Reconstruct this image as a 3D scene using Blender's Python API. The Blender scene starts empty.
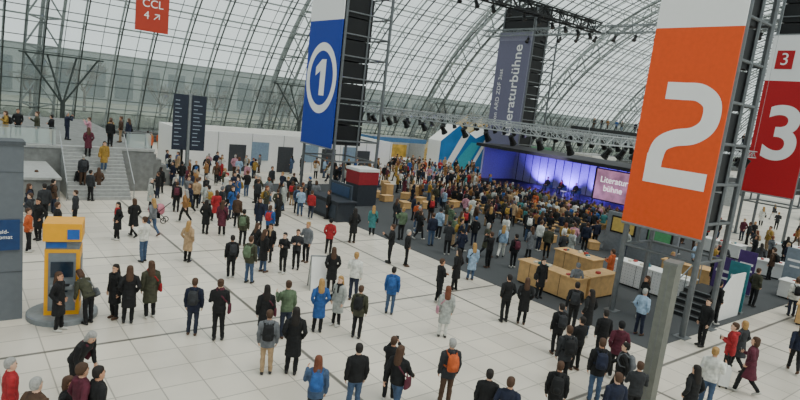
import bpy, bmesh, math, random
from mathutils import Vector, Matrix, noise
from mathutils.bvhtree import BVHTree
random.seed(7)
scene = bpy.context.scene
COL = scene.collection
# ------------------------------------------------------------ camera (on the upper walkway, 7.2 m up)
H = 7.2; FPX = 578.0; PITCH = math.radians(9.3); ROLL = math.radians(6.7)
fw = Vector((.629, .777, 0)).normalized(); rt = Vector((fw.y, -fw.x, 0)); UP = Vector((0, 0, 1))
F = fw*math.cos(PITCH) - UP*math.sin(PITCH)
U0 = UP*math.cos(PITCH) + fw*math.sin(PITCH)
R = rt*math.cos(ROLL) + U0*math.sin(ROLL)
U = -rt*math.sin(ROLL) + U0*math.cos(ROLL)
cam_d = bpy.data.cameras.new('camera'); cam = bpy.data.objects.new('camera', cam_d); COL.objects.link(cam)
m = Matrix((R, U, -F)).transposed().to_4x4(); m.translation = Vector((0, 0, H)); cam.matrix_world = m
cam_d.lens = FPX/800*36; cam_d.sensor_width = 36; cam_d.clip_end = 1000
scene.camera = cam
def G(px, py, z=0.0):
    d = F*FPX + R*(px-400) - U*(py-200)
    t = (z-H)/d.z
    return Vector((d.x*t, d.y*t, z))
# ------------------------------------------------------------ materials
def lin(h):
    h = h.lstrip('#'); c = [int(h[i:i+2], 16)/255 for i in (0, 2, 4)]
    return tuple((x/12.92 if x <= .04045 else ((x+.055)/1.055)**2.4) for x in c)
MC = {}
def mat(name, hexc, rough=.7, metal=0, var=.12, scale=6, emit=0, bump=0):
    if name in MC: return MC[name]
    M = bpy.data.materials.new(name); M.use_nodes = True; nt = M.node_tree; b = nt.nodes['Principled BSDF']
    c = lin(hexc) if isinstance(hexc, str) else hexc
    b.inputs['Roughness'].default_value = rough; b.inputs['Metallic'].default_value = metal
    tc = nt.nodes.new('ShaderNodeTexCoord'); n = nt.nodes.new('ShaderNodeTexNoise'); n.inputs['Scale'].default_value = scale
    n.inputs['Detail'].default_value = 3
    nt.links.new(tc.outputs['Object'], n.inputs['Vector'])
    r = nt.nodes.new('ShaderNodeValToRGB'); r.color_ramp.elements[0].position = .3; r.color_ramp.elements[1].position = .7
    r.color_ramp.elements[0].color = (*[x*(1-var) for x in c], 1); r.color_ramp.elements[1].color = (*[min(1, x*(1+var)) for x in c], 1)
    nt.links.new(n.outputs['Fac'], r.inputs['Fac']); nt.links.new(r.outputs['Color'], b.inputs['Base Color'])
    if emit:
        b.inputs['Emission Strength'].default_value = emit; nt.links.new(r.outputs['Color'], b.inputs['Emission Color'])
    if bump:
        bp = nt.nodes.new('ShaderNodeBump'); bp.inputs['Strength'].default_value = bump
        nt.links.new(n.outputs['Fac'], bp.inputs['Height']); nt.links.new(bp.outputs['Normal'], b.inputs['Normal'])
    MC[name] = M; return M
# ------------------------------------------------------------ mesh builder
class MB:
    def __init__(s): s.v = []; s.f = []; s.m = []
    def face(s, pts, mi=0):
        i = len(s.v); s.v += [Vector(p) for p in pts]; s.f.append(list(range(i, i+len(pts)))); s.m.append(mi)
    def box(s, a, b, mi=0):
        x0, y0, z0 = a; x1, y1, z1 = b; i = len(s.v)
        s.v += [Vector(p) for p in ((x0,y0,z0),(x1,y0,z0),(x1,y1,z0),(x0,y1,z0),(x0,y0,z1),(x1,y0,z1),(x1,y1,z1),(x0,y1,z1))]
        for q in ((0,3,2,1),(4,5,6,7),(0,1,5,4),(1,2,6,5),(2,3,7,6),(3,0,4,7)):
            s.f.append([i+k for k in q]); s.m.append(mi)
    def beam(s, p, q, r, mi=0, n=4, r2=None):
        p = Vector(p); q = Vector(q); t = (q-p)
        if t.length < 1e-6: return
        t.normalize(); ref = Vector((0,0,1)) if abs(t.z) < .9 else Vector((1,0,0))
        u = t.cross(ref).normalized(); w = t.cross(u); i = len(s.v); r2 = r if r2 is None else r2
        for pp, rr in ((p, r), (q, r2)):
            for k in range(n):
                a = 2*math.pi*(k+.5)/n; s.v.append(pp+(u*math.cos(a)+w*math.sin(a))*rr)
        for k in range(n):
            s.f.append([i+k, i+(k+1)%n, i+n+(k+1)%n, i+n+k]); s.m.append(mi)
        s.f.append([i+k for k in range(n)][::-1]); s.m.append(mi)
        s.f.append([i+n+k for k in range(n)]); s.m.append(mi)
    def tube(s, pts, rads, mi=0, n=10, flat=None):
        pts = [Vector(p) for p in pts]
        t0 = (pts[1]-pts[0]).normalized(); t1 = (pts[-1]-pts[-2]).normalized()
        P = [pts[0]-t0*rads[0]*.9, pts[0]-t0*rads[0]*.55]+pts+[pts[-1]+t1*rads[-1]*.55, pts[-1]+t1*rads[-1]*.9]
        Rr = [rads[0]*.4, rads[0]*.82]+list(rads)+[rads[-1]*.82, rads[-1]*.4]
        i = len(s.v); L = len(P)
        for k in range(L):
            t = (P[min(k+1, L-1)]-P[max(k-1, 0)]).normalized()
            ref = Vector((0,1,0)) if abs(t.y) < .85 else Vector((1,0,0))
            u = t.cross(ref).normalized(); w = t.cross(u)
            for j in range(n):
                a = 2*math.pi*j/n; o = (u*math.cos(a)+w*math.sin(a))*Rr[k]
                if flat: fv = Vector(flat[0]).normalized(); o -= fv*o.dot(fv)*(1-flat[1])
                s.v.append(P[k]+o)
        for k in range(L-1):
            for j in range(n):
                s.f.append([i+k*n+j, i+k*n+(j+1)%n, i+(k+1)*n+(j+1)%n, i+(k+1)*n+j]); s.m.append(mi)
        s.f.append([i+j for j in range(n)][::-1]); s.m.append(mi)
        s.f.append([i+(L-1)*n+j for j in range(n)]); s.m.append(mi)
    def rings(s, rs, mi=0, n=16):
        i = len(s.v); L = len(rs)
        for (x, y, z, rx, ry) in rs:
            for j in range(n):
                a = 2*math.pi*j/n; s.v.append(Vector((x+rx*math.cos(a), y+ry*math.sin(a), z)))
        for k in range(L-1):
            for j in range(n):
                s.f.append([i+k*n+j, i+k*n+(j+1)%n, i+(k+1)*n+(j+1)%n, i+(k+1)*n+j]); s.m.append(mi)
        s.f.append([i+j for j in range(n)][::-1]); s.m.append(mi)
        s.f.append([i+(L-1)*n+j for j in range(n)]); s.m.append(mi)
    def ball(s, c, r, mi=0, n=10, sc=(1,1,1)):
        rs = []
        for k in range(7):
            a = -math.pi/2+math.pi*(k+.15)/6.3; rs.append((c[0], c[1], c[2]+r*math.sin(a)*sc[2], max(.02*r, r*math.cos(a)*sc[0]), max(.02*r, r*math.cos(a)*sc[1])))
        s.rings(rs, mi, n)
    def mesh(s, name, smooth=False):
        me = bpy.data.meshes.new(name); me.from_pydata([tuple(v) for v in s.v], [], s.f); me.update()
        me.polygons.foreach_set('material_index', s.m)
        if smooth: me.polygons.foreach_set('use_smooth', [True]*len(me.polygons))
        return me
    def obj(s, name, mats, parent=None, smooth=False, loc=None, rz=0):
        me = s.mesh(name, smooth)
        for mm in mats: me.materials.append(mm)
        o = bpy.data.objects.new(name, me); COL.objects.link(o)
        if loc is not None: o.location = loc
        if rz: o.rotation_euler = (0, 0, rz)
        if parent: o.parent = parent
        return o
def empty(name, loc=(0,0,0), rz=0):
    e = bpy.data.objects.new(name, None); e.empty_display_size = .2; COL.objects.link(e); e.location = loc; e.rotation_euler = (0,0,rz); return e
MX = Matrix(((0,0,-1),(-1,0,0),(0,1,0)))       # sign faces -X
MY = Matrix(((1,0,0),(0,0,-1),(0,1,0)))        # sign faces -Y
MXV = Matrix(((0,0,-1),(0,1,0),(1,0,0)))       # rotated text, faces -X
def text(txt, size, loc, M3, mt, parent=None, name='lettering', bold=0, sx=1, align='CENTER'):
    cu = bpy.data.curves.new(name, 'FONT'); cu.body = txt; cu.size = size; cu.extrude = .004; cu.offset = bold
    cu.align_x = align; cu.align_y = 'CENTER'; cu.materials.append(mt)
    o = bpy.data.objects.new(name, cu); COL.objects.link(o)
    mm = M3.to_4x4() @ Matrix.Diagonal((sx, 1, 1, 1)); mm.translation = Vector(loc); o.matrix_world = mm
    bpy.context.view_layer.update()
    me = bpy.data.meshes.new_from_object(o.evaluated_get(bpy.context.evaluated_depsgraph_get()))
    bpy.data.objects.remove(o)
    o = bpy.data.objects.new(name, me); COL.objects.link(o); o.matrix_world = mm
    if parent:
        o.parent = parent; o.matrix_parent_inverse = Matrix.LocRotScale(parent.location, parent.rotation_euler, None).inverted()
    return o
def truss(mb, p, q, s=.4, r=.035, bay=.6, mi=0, rd=.018):
    p = Vector(p); q = Vector(q); t = (q-p); L = t.length; t.normalize()
    ref = Vector((0,0,1)) if abs(t.z) < .9 else Vector((1,0,0))
    u = t.cross(ref).normalized()*s/2; w = t.cross(u).normalized()*s/2
    c = [u+w, u-w, -u-w, -u+w]
    for k in c: mb.beam(p+k, q+k, r, mi)
    n = max(1, int(L/bay))
    for i in range(n):
        a = p+t*L*i/n; b = p+t*L*(i+1)/n
        for j in range(4):
            k0, k1 = c[j], c[(j+1) % 4]
            if i % 2: k0, k1 = k1, k0
            mb.beam(a+k0, b+k1, rd, mi)
            mb.beam(a+c[j], a+c[(j+1) % 4], rd, mi)
# ------------------------------------------------------------ common materials
m_steel = mat('brushed_steel', '#8b9092', .45, .5)
m_dark = mat('black_metal', '#17181a', .5, .3)
m_white = mat('white_panel', '#ececea', .5, var=.03)
m_wood = mat('birch_plywood', '#c9a06a', .6, var=.15, scale=4)
m_char = mat('charcoal_laminate', '#2b3038', .6)
# ------------------------------------------------------------ world
w = bpy.data.worlds.new('overcast_sky'); scene.world = w; w.use_nodes = True; nt = w.node_tree
bg = nt.nodes['Background']; bg.inputs['Strength'].default_value = 1.42
tc = nt.nodes.new('ShaderNodeTexCoord'); nz = nt.nodes.new('ShaderNodeTexNoise'); nz.inputs['Scale'].default_value = 2.5
cr = nt.nodes.new('ShaderNodeValToRGB'); cr.color_ramp.elements[0].color = (.72,.80,.81,1); cr.color_ramp.elements[1].color = (.92,.97,.96,1)
nt.links.new(tc.outputs['Generated'], nz.inputs['Vector']); nt.links.new(nz.outputs['Fac'], cr.inputs['Fac']); nt.links.new(cr.outputs['Color'], bg.inputs['Color'])
sd = bpy.data.lights.new('hazy_sun', 'SUN'); sd.energy = 3.3; sd.angle = math.radians(40); sd.color = (1,.95,.87); so = bpy.data.objects.new('hazy_sun', sd); COL.objects.link(so)
so.rotation_euler = (math.radians(22), math.radians(10), 0)
# ------------------------------------------------------------ floor
def floor_mat():
    M = bpy.data.materials.new('pale_stone_tiles'); M.use_nodes = True; nt = M.node_tree; b = nt.nodes['Principled BSDF']
    tc = nt.nodes.new('ShaderNodeTexCoord')
    def brick(w, mort, c1, c2, cm):
        k = nt.nodes.new('ShaderNodeTexBrick'); k.offset = 0; k.inputs['Scale'].default_value = 1
        k.inputs['Brick Width'].default_value = w; k.inputs['Row Height'].default_value = w; k.inputs['Mortar Size'].default_value = mort
        k.inputs['Mortar Smooth'].default_value = 0
        k.inputs['Color1'].default_value = c1; k.inputs['Color2'].default_value = c2; k.inputs['Mortar'].default_value = cm
        nt.links.new(tc.outputs['Object'], k.inputs['Vector']); return k
    k1 = brick(1.0, .016, (.78,.72,.62,1), (.66,.61,.53,1), (.38,.35,.30,1))
    k2 = brick(8.0, .06, (1,1,1,1), (1,1,1,1), (.3,.3,.3,1))
    n = nt.nodes.new('ShaderNodeTexNoise'); n.inputs['Scale'].default_value = .35; n.inputs['Detail'].default_value = 5
    nt.links.new(tc.outputs['Object'], n.inputs['Vector'])
    r = nt.nodes.new('ShaderNodeValToRGB'); r.color_ramp.elements[0].color = (.84,.84,.84,1); r.color_ramp.elements[0].position = .35; r.color_ramp.elements[1].position = .65
    nt.links.new(n.outputs['Fac'], r.inputs['Fac'])
    a = nt.nodes.new('ShaderNodeMixRGB'); a.blend_type = 'MULTIPLY'; a.inputs[0].default_value = 1
    c = nt.nodes.new('ShaderNodeMixRGB'); c.blend_type = 'MULTIPLY'; c.inputs[0].default_value = 1
    nt.links.new(k1.outputs['Color'], a.inputs[1]); nt.links.new(k2.outputs['Color'], a.inputs[2])
    nt.links.new(a.outputs[0], c.inputs[1]); nt.links.new(r.outputs['Color'], c.inputs[2])
    nt.links.new(c.outputs[0], b.inputs['Base Color']); b.inputs['Roughness'].default_value = .33
    return M
b = MB(); b.box((-30,-12,-.3), (230,68,0)); b.obj('floor', [floor_mat()])
b = MB(); b.box((-150,68.3,-.5), (400,330,-.3)); b.obj('lawn_outside', [mat('winter_grass', '#5c6256', .95, var=.3, scale=.3)])
b = MB(); b.box((18.8,8.9,0), (46,41,.012)); b.obj('grey_carpet', [mat('grey_carpet', '#45484b', .95, var=.08, scale=30)])
# ------------------------------------------------------------ glass vault
YC = 28; RV = 42.6; ZC = -14.6
def vp(x, a, r=RV): return Vector((x, YC+r*math.sin(a), ZC+r*math.cos(a)))
AMAX = math.acos(14.6/42.6)
NA = 68
def glass_mat():
    M = bpy.data.materials.new('vault_glass'); M.use_nodes = True; nt = M.node_tree; nt.nodes.clear()
    o = nt.nodes.new('ShaderNodeOutputMaterial'); t = nt.nodes.new('ShaderNodeBsdfTransparent'); t.inputs[0].default_value = (.92,.95,.94,1)
    g = nt.nodes.new('ShaderNodeBsdfPrincipled'); g.inputs['Base Color'].default_value = (.62,.68,.67,1); g.inputs['Roughness'].default_value = .2
    tl = nt.nodes.new('ShaderNodeBsdfTranslucent'); tl.inputs[0].default_value = (.72,.8,.78,1)
    y = nt.nodes.new('ShaderNodeMixShader'); y.inputs[0].default_value = .5
    nt.links.new(g.outputs[0], y.inputs[1]); nt.links.new(tl.outputs[0], y.inputs[2])
    x = nt.nodes.new('ShaderNodeMixShader'); x.inputs[0].default_value = .26
    nt.links.new(t.outputs[0], x.inputs[1]); nt.links.new(y.outputs[0], x.inputs[2]); nt.links.new(x.outputs[0], o.inputs[0]); return M
m_glass = glass_mat()
m_frame = mat('glazing_steel', '#39413f', .5, .2)
b = MB()
for k in range(NA):
    a0 = -AMAX+2*AMAX*k/NA; a1 = -AMAX+2*AMAX*(k+1)/NA
    b.face([vp(-30,a0), vp(230,a0), vp(230,a1), vp(-30,a1)], 0)
X = -30.0; i = 0
while X <= 230.1:
    for k in range(NA):
        a0 = -AMAX+2*AMAX*k/NA; a1 = -AMAX+2*AMAX*(k+1)/NA
        b.beam(vp(X,a0,RV-.05), vp(X,a1,RV-.05), .08 if i % 2 == 0 else .035, 1)
    X += 1.5625; i += 1
for k in range(NA+1):
    a = -AMAX+2*AMAX*k/NA
    b.beam(vp(-30,a,RV-.05), vp(230,a,RV-.05), .05, 1)
b.obj('ceiling', [m_glass, m_frame])
b = MB()
for k in range(0, NA+1, 2):
    a = -AMAX+2*AMAX*k/NA; b.beam(vp(-30,a,RV+.95), vp(230,a,RV+.95), .1)
X = -30
while X < 230:
    for k in range(NA//2):
        a0 = -AMAX+4*AMAX*k/NA; a1 = -AMAX+4*AMAX*(k+1)/NA
        b.beam(vp(X,a0,RV+.95), vp(X,a1,RV+.95), .1); b.beam(vp(X,a0,RV+.95), vp(X,a0,RV), .05)
    X += 3.125
X = -17.5
while X < 230:
    for k in range(NA//2):
        a0 = -AMAX+4*AMAX*k/NA; a1 = -AMAX+4*AMAX*(k+1)/NA; am = (a0+a1)/2
        for dx in (-1.4, 1.4):
            b.beam(vp(X+dx,a0,RV+1), vp(X+dx,a1,RV+1), .17); b.beam(vp(X+dx,a0,RV+1), vp(X,am,RV+3), .09); b.beam(vp(X,am,RV+3), vp(X+dx,a1,RV+1), .09)
        b.beam(vp(X-1.4,a0,RV+1), vp(X+1.4,a0,RV+1), .08)
        b.beam(vp(X,a0,RV+3), vp(X,a1,RV+3), .22)
    X += 25
b.obj('vault_arch_trusses', [mat('arch_steel', '#5a6361', .5, .3)])
b = MB()
for X in (-30, 230):
    for k in range(NA):
        a0 = -AMAX+2*AMAX*k/NA; a1 = -AMAX+2*AMAX*(k+1)/NA
        p, q = vp(X,a0), vp(X,a1)
        b.face([(X,p.y,0), (X,q.y,0), q, p], 0)
        b.beam((X,p.y,0), p, .08, 1)
    for z in range(3, 28, 3):
        hw = math.sqrt(RV**2-(z-ZC)**2); b.beam((X,YC-hw,z), (X,YC+hw,z), .08, 1)
b.obj('wall_end_glazing', [m_glass, m_frame])
b = MB(); b.box((-30,67.2,0), (230,67.9,1.1))
for x in range(-29, 230, 3): b.beam((x,66.6,0), (x,66.6,1.1), .03, 1)
for z in (.4, .75, 1.1): b.beam((-29,66.6,z), (229,66.6,z), .03, 1)
b.obj('wall_plinth', [mat('dark_granite', '#4c4f4f', .6), m_steel])
# bare trees, hedge & neighbouring hall outside
tm = MB(); rnd = random.Random(3)
tm.beam((0,0,0), (0,0,3.5), .22, 0, 7, .15)
def branch(p, d, l, r, lev):
    q = p+d*l; tm.beam(p, q, r, 0, 4, r*.6)
    if lev == 0: return
    for _ in range(4 if lev > 1 else 5):
        nd = (d+Vector((rnd.uniform(-.8,.8), rnd.uniform(-.8,.8), rnd.uniform(-.1,.6)))).normalized(); branch(p+d*l*rnd.uniform(.5,1), nd, l*.62, r*.55, lev-1)
for k in range(6): branch(Vector((0,0,2.2+k*.25)), Vector((math.cos(k*1.05)*.7, math.sin(k*1.05)*.7, .8)).normalized(), 2.2, .09, 3)
tme = tm.mesh('bare_tree'); tme.materials.append(mat('bark', '#4f4d46', .9))
for k in range(30):
    o = bpy.data.objects.new('bare_tree', tme); COL.objects.link(o); o.location = (-25+k*7+rnd.uniform(-2,2), 84+rnd.uniform(0,26), -.3); o.rotation_euler = (0,0,rnd.uniform(0,6)); s = rnd.uniform(.9,1.35); o.scale = (s,s,s)
hb = MB()
for k in range(260):
    x = -60+k*1.4; hb.ball((x, 74+rnd.uniform(-.5,.5), 1.1), rnd.uniform(1,1.4), 0, 8, (1,1,1.1))
hb.obj('hedge_outside', [mat('hedge_green', '#434b40', .95, var=.35, scale=2)])
b = MB(); b.box((-60,150,-.3), (260,190,11), 0)
for x in range(-58, 260, 6): b.box((x,149.8,1), (x+4,149.95,8), 1)
b.obj('exhibition_hall_outside', [mat('hall_cladding', '#76807e', .6), mat('hall_windows', '#4a5658', .3)])
# ------------------------------------------------------------ towers with hanging banners
def ribbon(mb, pts, wd, Xp, mi=0):
    P = []
    n = len(pts)
    def cmr(i, t):
        p0, p1, p2, p3 = [Vector(pts[max(0, min(n-1, i+j))]) for j in (-1, 0, 1, 2)]
        return .5*((2*p1)+(-p0+p2)*t+(2*p0-5*p1+4*p2-p3)*t*t+(-p0+3*p1-3*p2+p3)*t**3)
    for i in range(n-1):
        for k in range(8): P.append(cmr(i, k/8))
    P.append(Vector(pts[-1]))
    L = []; Rr = []
    for i, p in enumerate(P):
        t = (P[min(i+1, len(P)-1)]-P[max(i-1, 0)]).normalized(); nn = Vector((-t.y, t.x))
        L.append(p+nn*wd/2); Rr.append(p-nn*wd/2)
    for i in range(len(P)-1):
        mb.face([(Xp,L[i].x,L[i].y), (Xp,L[i+1].x,L[i+1].y), (Xp,Rr[i+1].x,Rr[i+1].y), (Xp,Rr[i].x,Rr[i].y)], mi)
def tower(name, X, y0, y1, depth, ztop, zb, zsplit, cmain, ctop, zt_banner):
    e = empty(name, (X, (y0+y1)/2, 0)); off = -Vector(e.location)
    b = MB(); xs = (X+.3, X+depth); ys = (y0+.1, y1-.1)
    for x in xs:
        for y in ys: b.beam((x,y,0), (x,y,ztop), .11, 0, 8)
        for y in ys: b.box((x-.25,y-.25,0), (x+.25,y+.25,.03), 0)
    xm = X+depth*.55
    for y in ys: b.beam((xm,y,2.8), (xm,y,ztop), .07, 0, 6)
    z = 2.8
    while z < ztop:
        for y in ys: b.beam((xs[0],y,z), (xs[1],y,z), .06, 0, 6)
        for x in xs: b.beam((x,ys[0],z), (x,ys[1],z), .06, 0, 6)
        z += 1.45
    z = zb+.3
    while z < ztop-1:
        b.box((X+.36,y0+.15,z), (X+depth*.62,y1-.15,z+1.36), 1); z += 1.45
    fr = b.obj('lattice_frame', [mat('tower_steel', '#6d7174', .45, .4), m_dark]); fr.parent = e; fr.location = off
    b = MB(); b.box((X,y0,zb), (X+.06,y1,zsplit), 0); b.box((X,y0,zsplit), (X+.06,y1,zt_banner), 1)
    b.beam((X+.03,y0,zb), (X+.03,y1,zb), .06, 2, 6); b.beam((X+.03,y0,zt_banner), (X+.03,y1,zt_banner), .06, 2, 6)
    k = b.obj('banner', [cmain, ctop, m_steel]); k.parent = e; k.location = off
    return e, off
m_wl = mat('white_print', '#f6f6f6', .6, var=.01)
e1, of1 = tower('broadcaster_banner_tower_blue', 21, 34.1, 38.5, 4.0, 20, 3.65, 12.35, mat('banner_blue', '#0034a0', .6, var=.04), m_wl, 18)
b = MB(); cy, cz = 36.3, 8.4
N = 48
for i in range(N):
    a, c = 2*math.pi*i/N, 2*math.pi*(i+1)/N
    b.face([(20.985, cy+math.cos(t)*r, cz+math.sin(t)*r*1.2) for t, r in ((a,2.05),(c,2.05),(c,1.58),(a,1.58))])
b.face([(20.985, cy-u, cz+v) for u, v in ((-.15,-1.2),(.55,-1.2),(.55,1.3),(-.05,1.3),(-.8,.75),(-.8,.15),(-.15,.5))])
o = b.obj('logo_one', [m_wl]); o.parent = e1; o.location = of1
e2, of2 = tower('broadcaster_banner_tower_orange', 21, 8.9, 12.0, 2.4, 15.5, 3.7, 11.1, mat('banner_orange', '#ec5306', .6, var=.04), m_wl, 14.5)
b = MB(); y = 11.85
ribbon(b, [(y-.7,8.85), (y-1.3,8.85), (y-1.95,8.82), (y-2.42,8.45), (y-2.42,7.75), (y-2.0,7.33), (y-1.3,7.15), (y-.85,6.85), (y-.72,6.3)], .62, 20.985)
ribbon(b, [(y-.72,6.5), (y-.72,5.75), (y-.74,5.72)], .62, 20.984)
ribbon(b, [(y-.41,5.73), (y-1.5,5.73), (y-2.72,5.73)], .62, 20.983)
o = b.obj('logo_two', [m_wl]); o.parent = e2; o.location = of2
e3, of3 = tower('literature_stage_banner_tower', 52.3, 44.4, 49.4, 4.5, 20, 3.6, 16, mat('banner_mauve', '#6d6c86', .6, var=.06), mat('banner_mauve_top', '#85849a', .6), 17)
text('Literaturbühne', 1.75, (52.26,46.2,10.3), MXV, m_wl, e3, bold=.02)
text('von ARD ZDF 3sat', .8, (52.26,48.4,9.6), MXV, m_wl, e3)
e4, of4 = tower('broadcaster_banner_tower_red', 51, 15.6, 19.3, 3.5, 20, 3.55, 12.4, mat('banner_red', '#b80012', .6, var=.04), m_wl, 15.9)
text('3', 5.8, (50.98,17.3,8.2), MX, m_wl, e4, bold=.12, name='logo_three')
b = MB(); b.box((50.96,17.6,13.3), (50.99,18.8,14.7)); o = b.obj('small_logo', [MC['banner_red']]); o.parent = e4; o.location = of4
text('3', 1.3, (50.95,18.2,14), MX, m_wl, e4)
# ------------------------------------------------------------ lighting rigs
b = MB(); m_al = mat('truss_aluminium', '#b4b8ba', .4, .5)
def spot(b, x, y, z, mi=1, tx=0, ty=0):
    b.beam((x,y,z), (x,y,z-.25), .03, mi); b.beam((x-.16,y,z-.25), (x+.16,y,z-.25), .025, mi)
    d = Vector((tx, ty, -.8)).normalized(); c = Vector((x,y,z-.45)); b.beam(c-d*.26, c+d*.1, .15, mi, 8); b.beam(c+d*.1, c+d*.32, .17, mi, 8, .22)
C = [(26,17.5,6.6), (47,17.5,6.6), (47,40,6.6), (26,40,6.6)]
for i in range(4): truss(b, C[i], C[(i+1) % 4], .45, .04, .7)
truss(b, (40,17.5,6.6), (40,40,6.6), .45, .04, .7)
for x, y, z in C+[(40,17.5,6.6), (40,40,6.6)]:
    zz = ZC+math.sqrt(RV**2-(y-YC)**2)-.1; b.beam((x,y,z), (x,y,zz), .012)
for k in range(19): spot(b, 40, 18.5+k*1.15, 6.4, 1, .6)
for k in range(11): spot(b, 26, 18.5+k*2, 6.4, 1, .6)
for k in range(19): spot(b, 47, 18.5+k*1.15, 6.4, 1, .3)
for k in range(14): spot(b, 28+k*1.4, 17.5, 6.4, 1, 0, .5); spot(b, 28+k*1.4, 40, 6.4, 1, 0, -.5)
b.obj('stage_lighting_rig', [m_al, m_dark])
b = MB(); truss(b, (52.2,8,16.9), (52.2,52,16.9), .7, .06, 1.0, rd=.03)
for k in range(16): spot(b, 52.2, 12+k*2.2, 16.5, 1, -.5)
b.obj('lighting_truss_cross', [m_steel, m_dark])
b = MB(); truss(b, (25.5,35.7,17), (51.6,35.7,17), .9, .1, 1.1, rd=.05)
for k in range(13): spot(b, 26.5+k*2, 35.7, 16.5, 0, 0, -.4)
for x in (27, 50): b.beam((x,35.7,17), (x,35.7,27), .015)
b.obj('lighting_truss_long', [m_dark])
# ------------------------------------------------------------ hanging red sign
e = empty('hanging_wayfinding_sign', (6.6,25,8.9)); b = MB(); b.box((-.62,-.04,0), (.62,.04,1.95), 0)
for x in (-.5, .5): b.beam((x,0,1.95), (x,0,18.9), .012, 1)
o = b.obj('panel', [mat('sign_red', '#ae3218', .5, var=.03), m_steel]); o.parent = e
text('CCL', .42, (6.6,24.95,9.95), MY, m_wl, e); text('4 ↗', .42, (6.6,24.95,9.5), MY, m_wl, e)
# ------------------------------------------------------------ dark info totems on post
e = empty('direction_sign_totem', (13.3,40.2,0), math.radians(-6)); b = MB(); b.beam((0,0,0), (0,0,6.3), .14, 0, 10)
for sx in (-1, 1):
    b.box((sx*.6-.47,-.12,2.45), (sx*.6+.47,.02,6.2), 1)
    for k in range(12): b.box((sx*.6-.36,-.135,2.8+k*.27), (sx*.6-.36+random.uniform(.25,.6),-.12,2.85+k*.27), 2)
b.obj('board', [m_steel, mat('sign_navy', '#1b2436', .5), mat('totem_print', '#9aa6b4', .6)], e)
# ------------------------------------------------------------ left foreground wall, sign, stone terrace
b = MB(); b.box((-14,18.5,0), (1.75,19.2,4.98), 0); b.box((-14,18.46,4.95), (1.79,19.24,5.05), 1)
for z in (1.4, 2.8, 4.2): b.box((-14,18.49,z), (1.752,18.5,z+.02), 1)
b.obj('wall_left', [mat('grey_panel', '#62686f', .7, var=.05), mat('dark_joint', '#4a4f55', .7)])
e = empty('blue_wall_sign', (1.12,18.44,2.05)); b = MB(); b.box((-.55,0,0), (.55,.05,.85)); b.obj('panel', [mat('sign_blue', '#0f3768', .5)], e)
text('Geld-\nautomat', .15, (1.25,18.42,2.5), MY, m_wl, e)
def glassrail():
    M = bpy.data.materials.new('railing_glass'); M.use_nodes = True; nt = M.node_tree; nt.nodes.clear()
    o = nt.nodes.new('ShaderNodeOutputMaterial'); t = nt.nodes.new('ShaderNodeBsdfTransparent'); g = nt.nodes.new('ShaderNodeBsdfPrincipled'); g.inputs['Base Color'].default_value = (.6,.7,.68,1); g.inputs['Roughness'].default_value = .15
    x = nt.nodes.new('ShaderNodeMixShader'); x.inputs[0].default_value = .35; nt.links.new(t.outputs[0], x.inputs[1]); nt.links.new(g.outputs[0], x.inputs[2]); nt.links.new(x.outputs[0], o.inputs[0]); return M
m_gran = mat('granite', '#797b7a', .85, var=.22, scale=3, bump=.15)
b = MB(); b.box((-12,38,0), (10.5,60,2.5), 0); b.box((-12,37.95,2.5), (10.55,38.4,2.65), 1)
for k in range(7): b.box((10.5,40,.35*k), (10.5+.35*(7-k),46,.35*(k+1)), 0)
b.box((1.0,32.5,0), (4.6,38,1.6), 0); b.box((1.0,32.4,1.6), (4.65,38,1.72), 1)
# straight flight of steps leading up onto the terrace, left part
for k in range(14): b.box((5.4,35.2+k*.2,.178*k), (8.6,38,.178*(k+1)), 1)
for xx in (5.3, 8.7): b.beam((xx,35.1,.95), (xx,38,3.5), .03, 2); b.beam((xx,35.1,0), (xx,35.1,.95), .03, 2)
b.box((-12,46,2.5), (-1,60,3.6), 0); b.box((-12,45.95,3.6), (-.95,46.3,3.7), 1)
for x in list(range(-11, 5, 2))+[5, 9, 10]: b.beam((x,38.2,2.6), (x,38.2,3.6), .03, 2)
for x0, x1 in ((-12,5.2), (8.8,10.4)): b.beam((x0,38.2,3.62), (x1,38.2,3.62), .035, 2); b.box((x0+.1,38.19,2.7), (x1-.05,38.21,3.55), 3)
for x in range(-11, 0, 2): b.beam((x,46.2,3.6), (x,46.2,4.7), .03, 2)
b.beam((-12,46.2,4.7), (-1.1,46.2,4.7), .03, 2); b.box((-12,46.19,3.8), (-1.1,46.21,4.6), 3)
for k in range(3): b.box((-1+.0,52,2.5+.36*k), (-1+1.8-.6*k,59,2.5+.36*(k+1)), 1)
b.obj('stone_terrace', [m_gran, mat('granite_cap', '#a0a2a1', .8), m_steel, glassrail()])
for X in (9, 34, 59, 84):
    e = empty('branching_steel_support', (X,63,0)); b = MB(); b.beam((0,0,0), (0,0,4), .24, 0, 10, .2)
    for dx, dy in ((-3,.6),(3,.6),(-1.2,.8),(1.2,.8)): b.beam((0,0,3.6), (dx,dy,8), .09, 0, 6)
    b.beam((-3.5,.6,8), (3.5,.6,8), .1); b.obj('strut', [m_frame], e)
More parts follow.
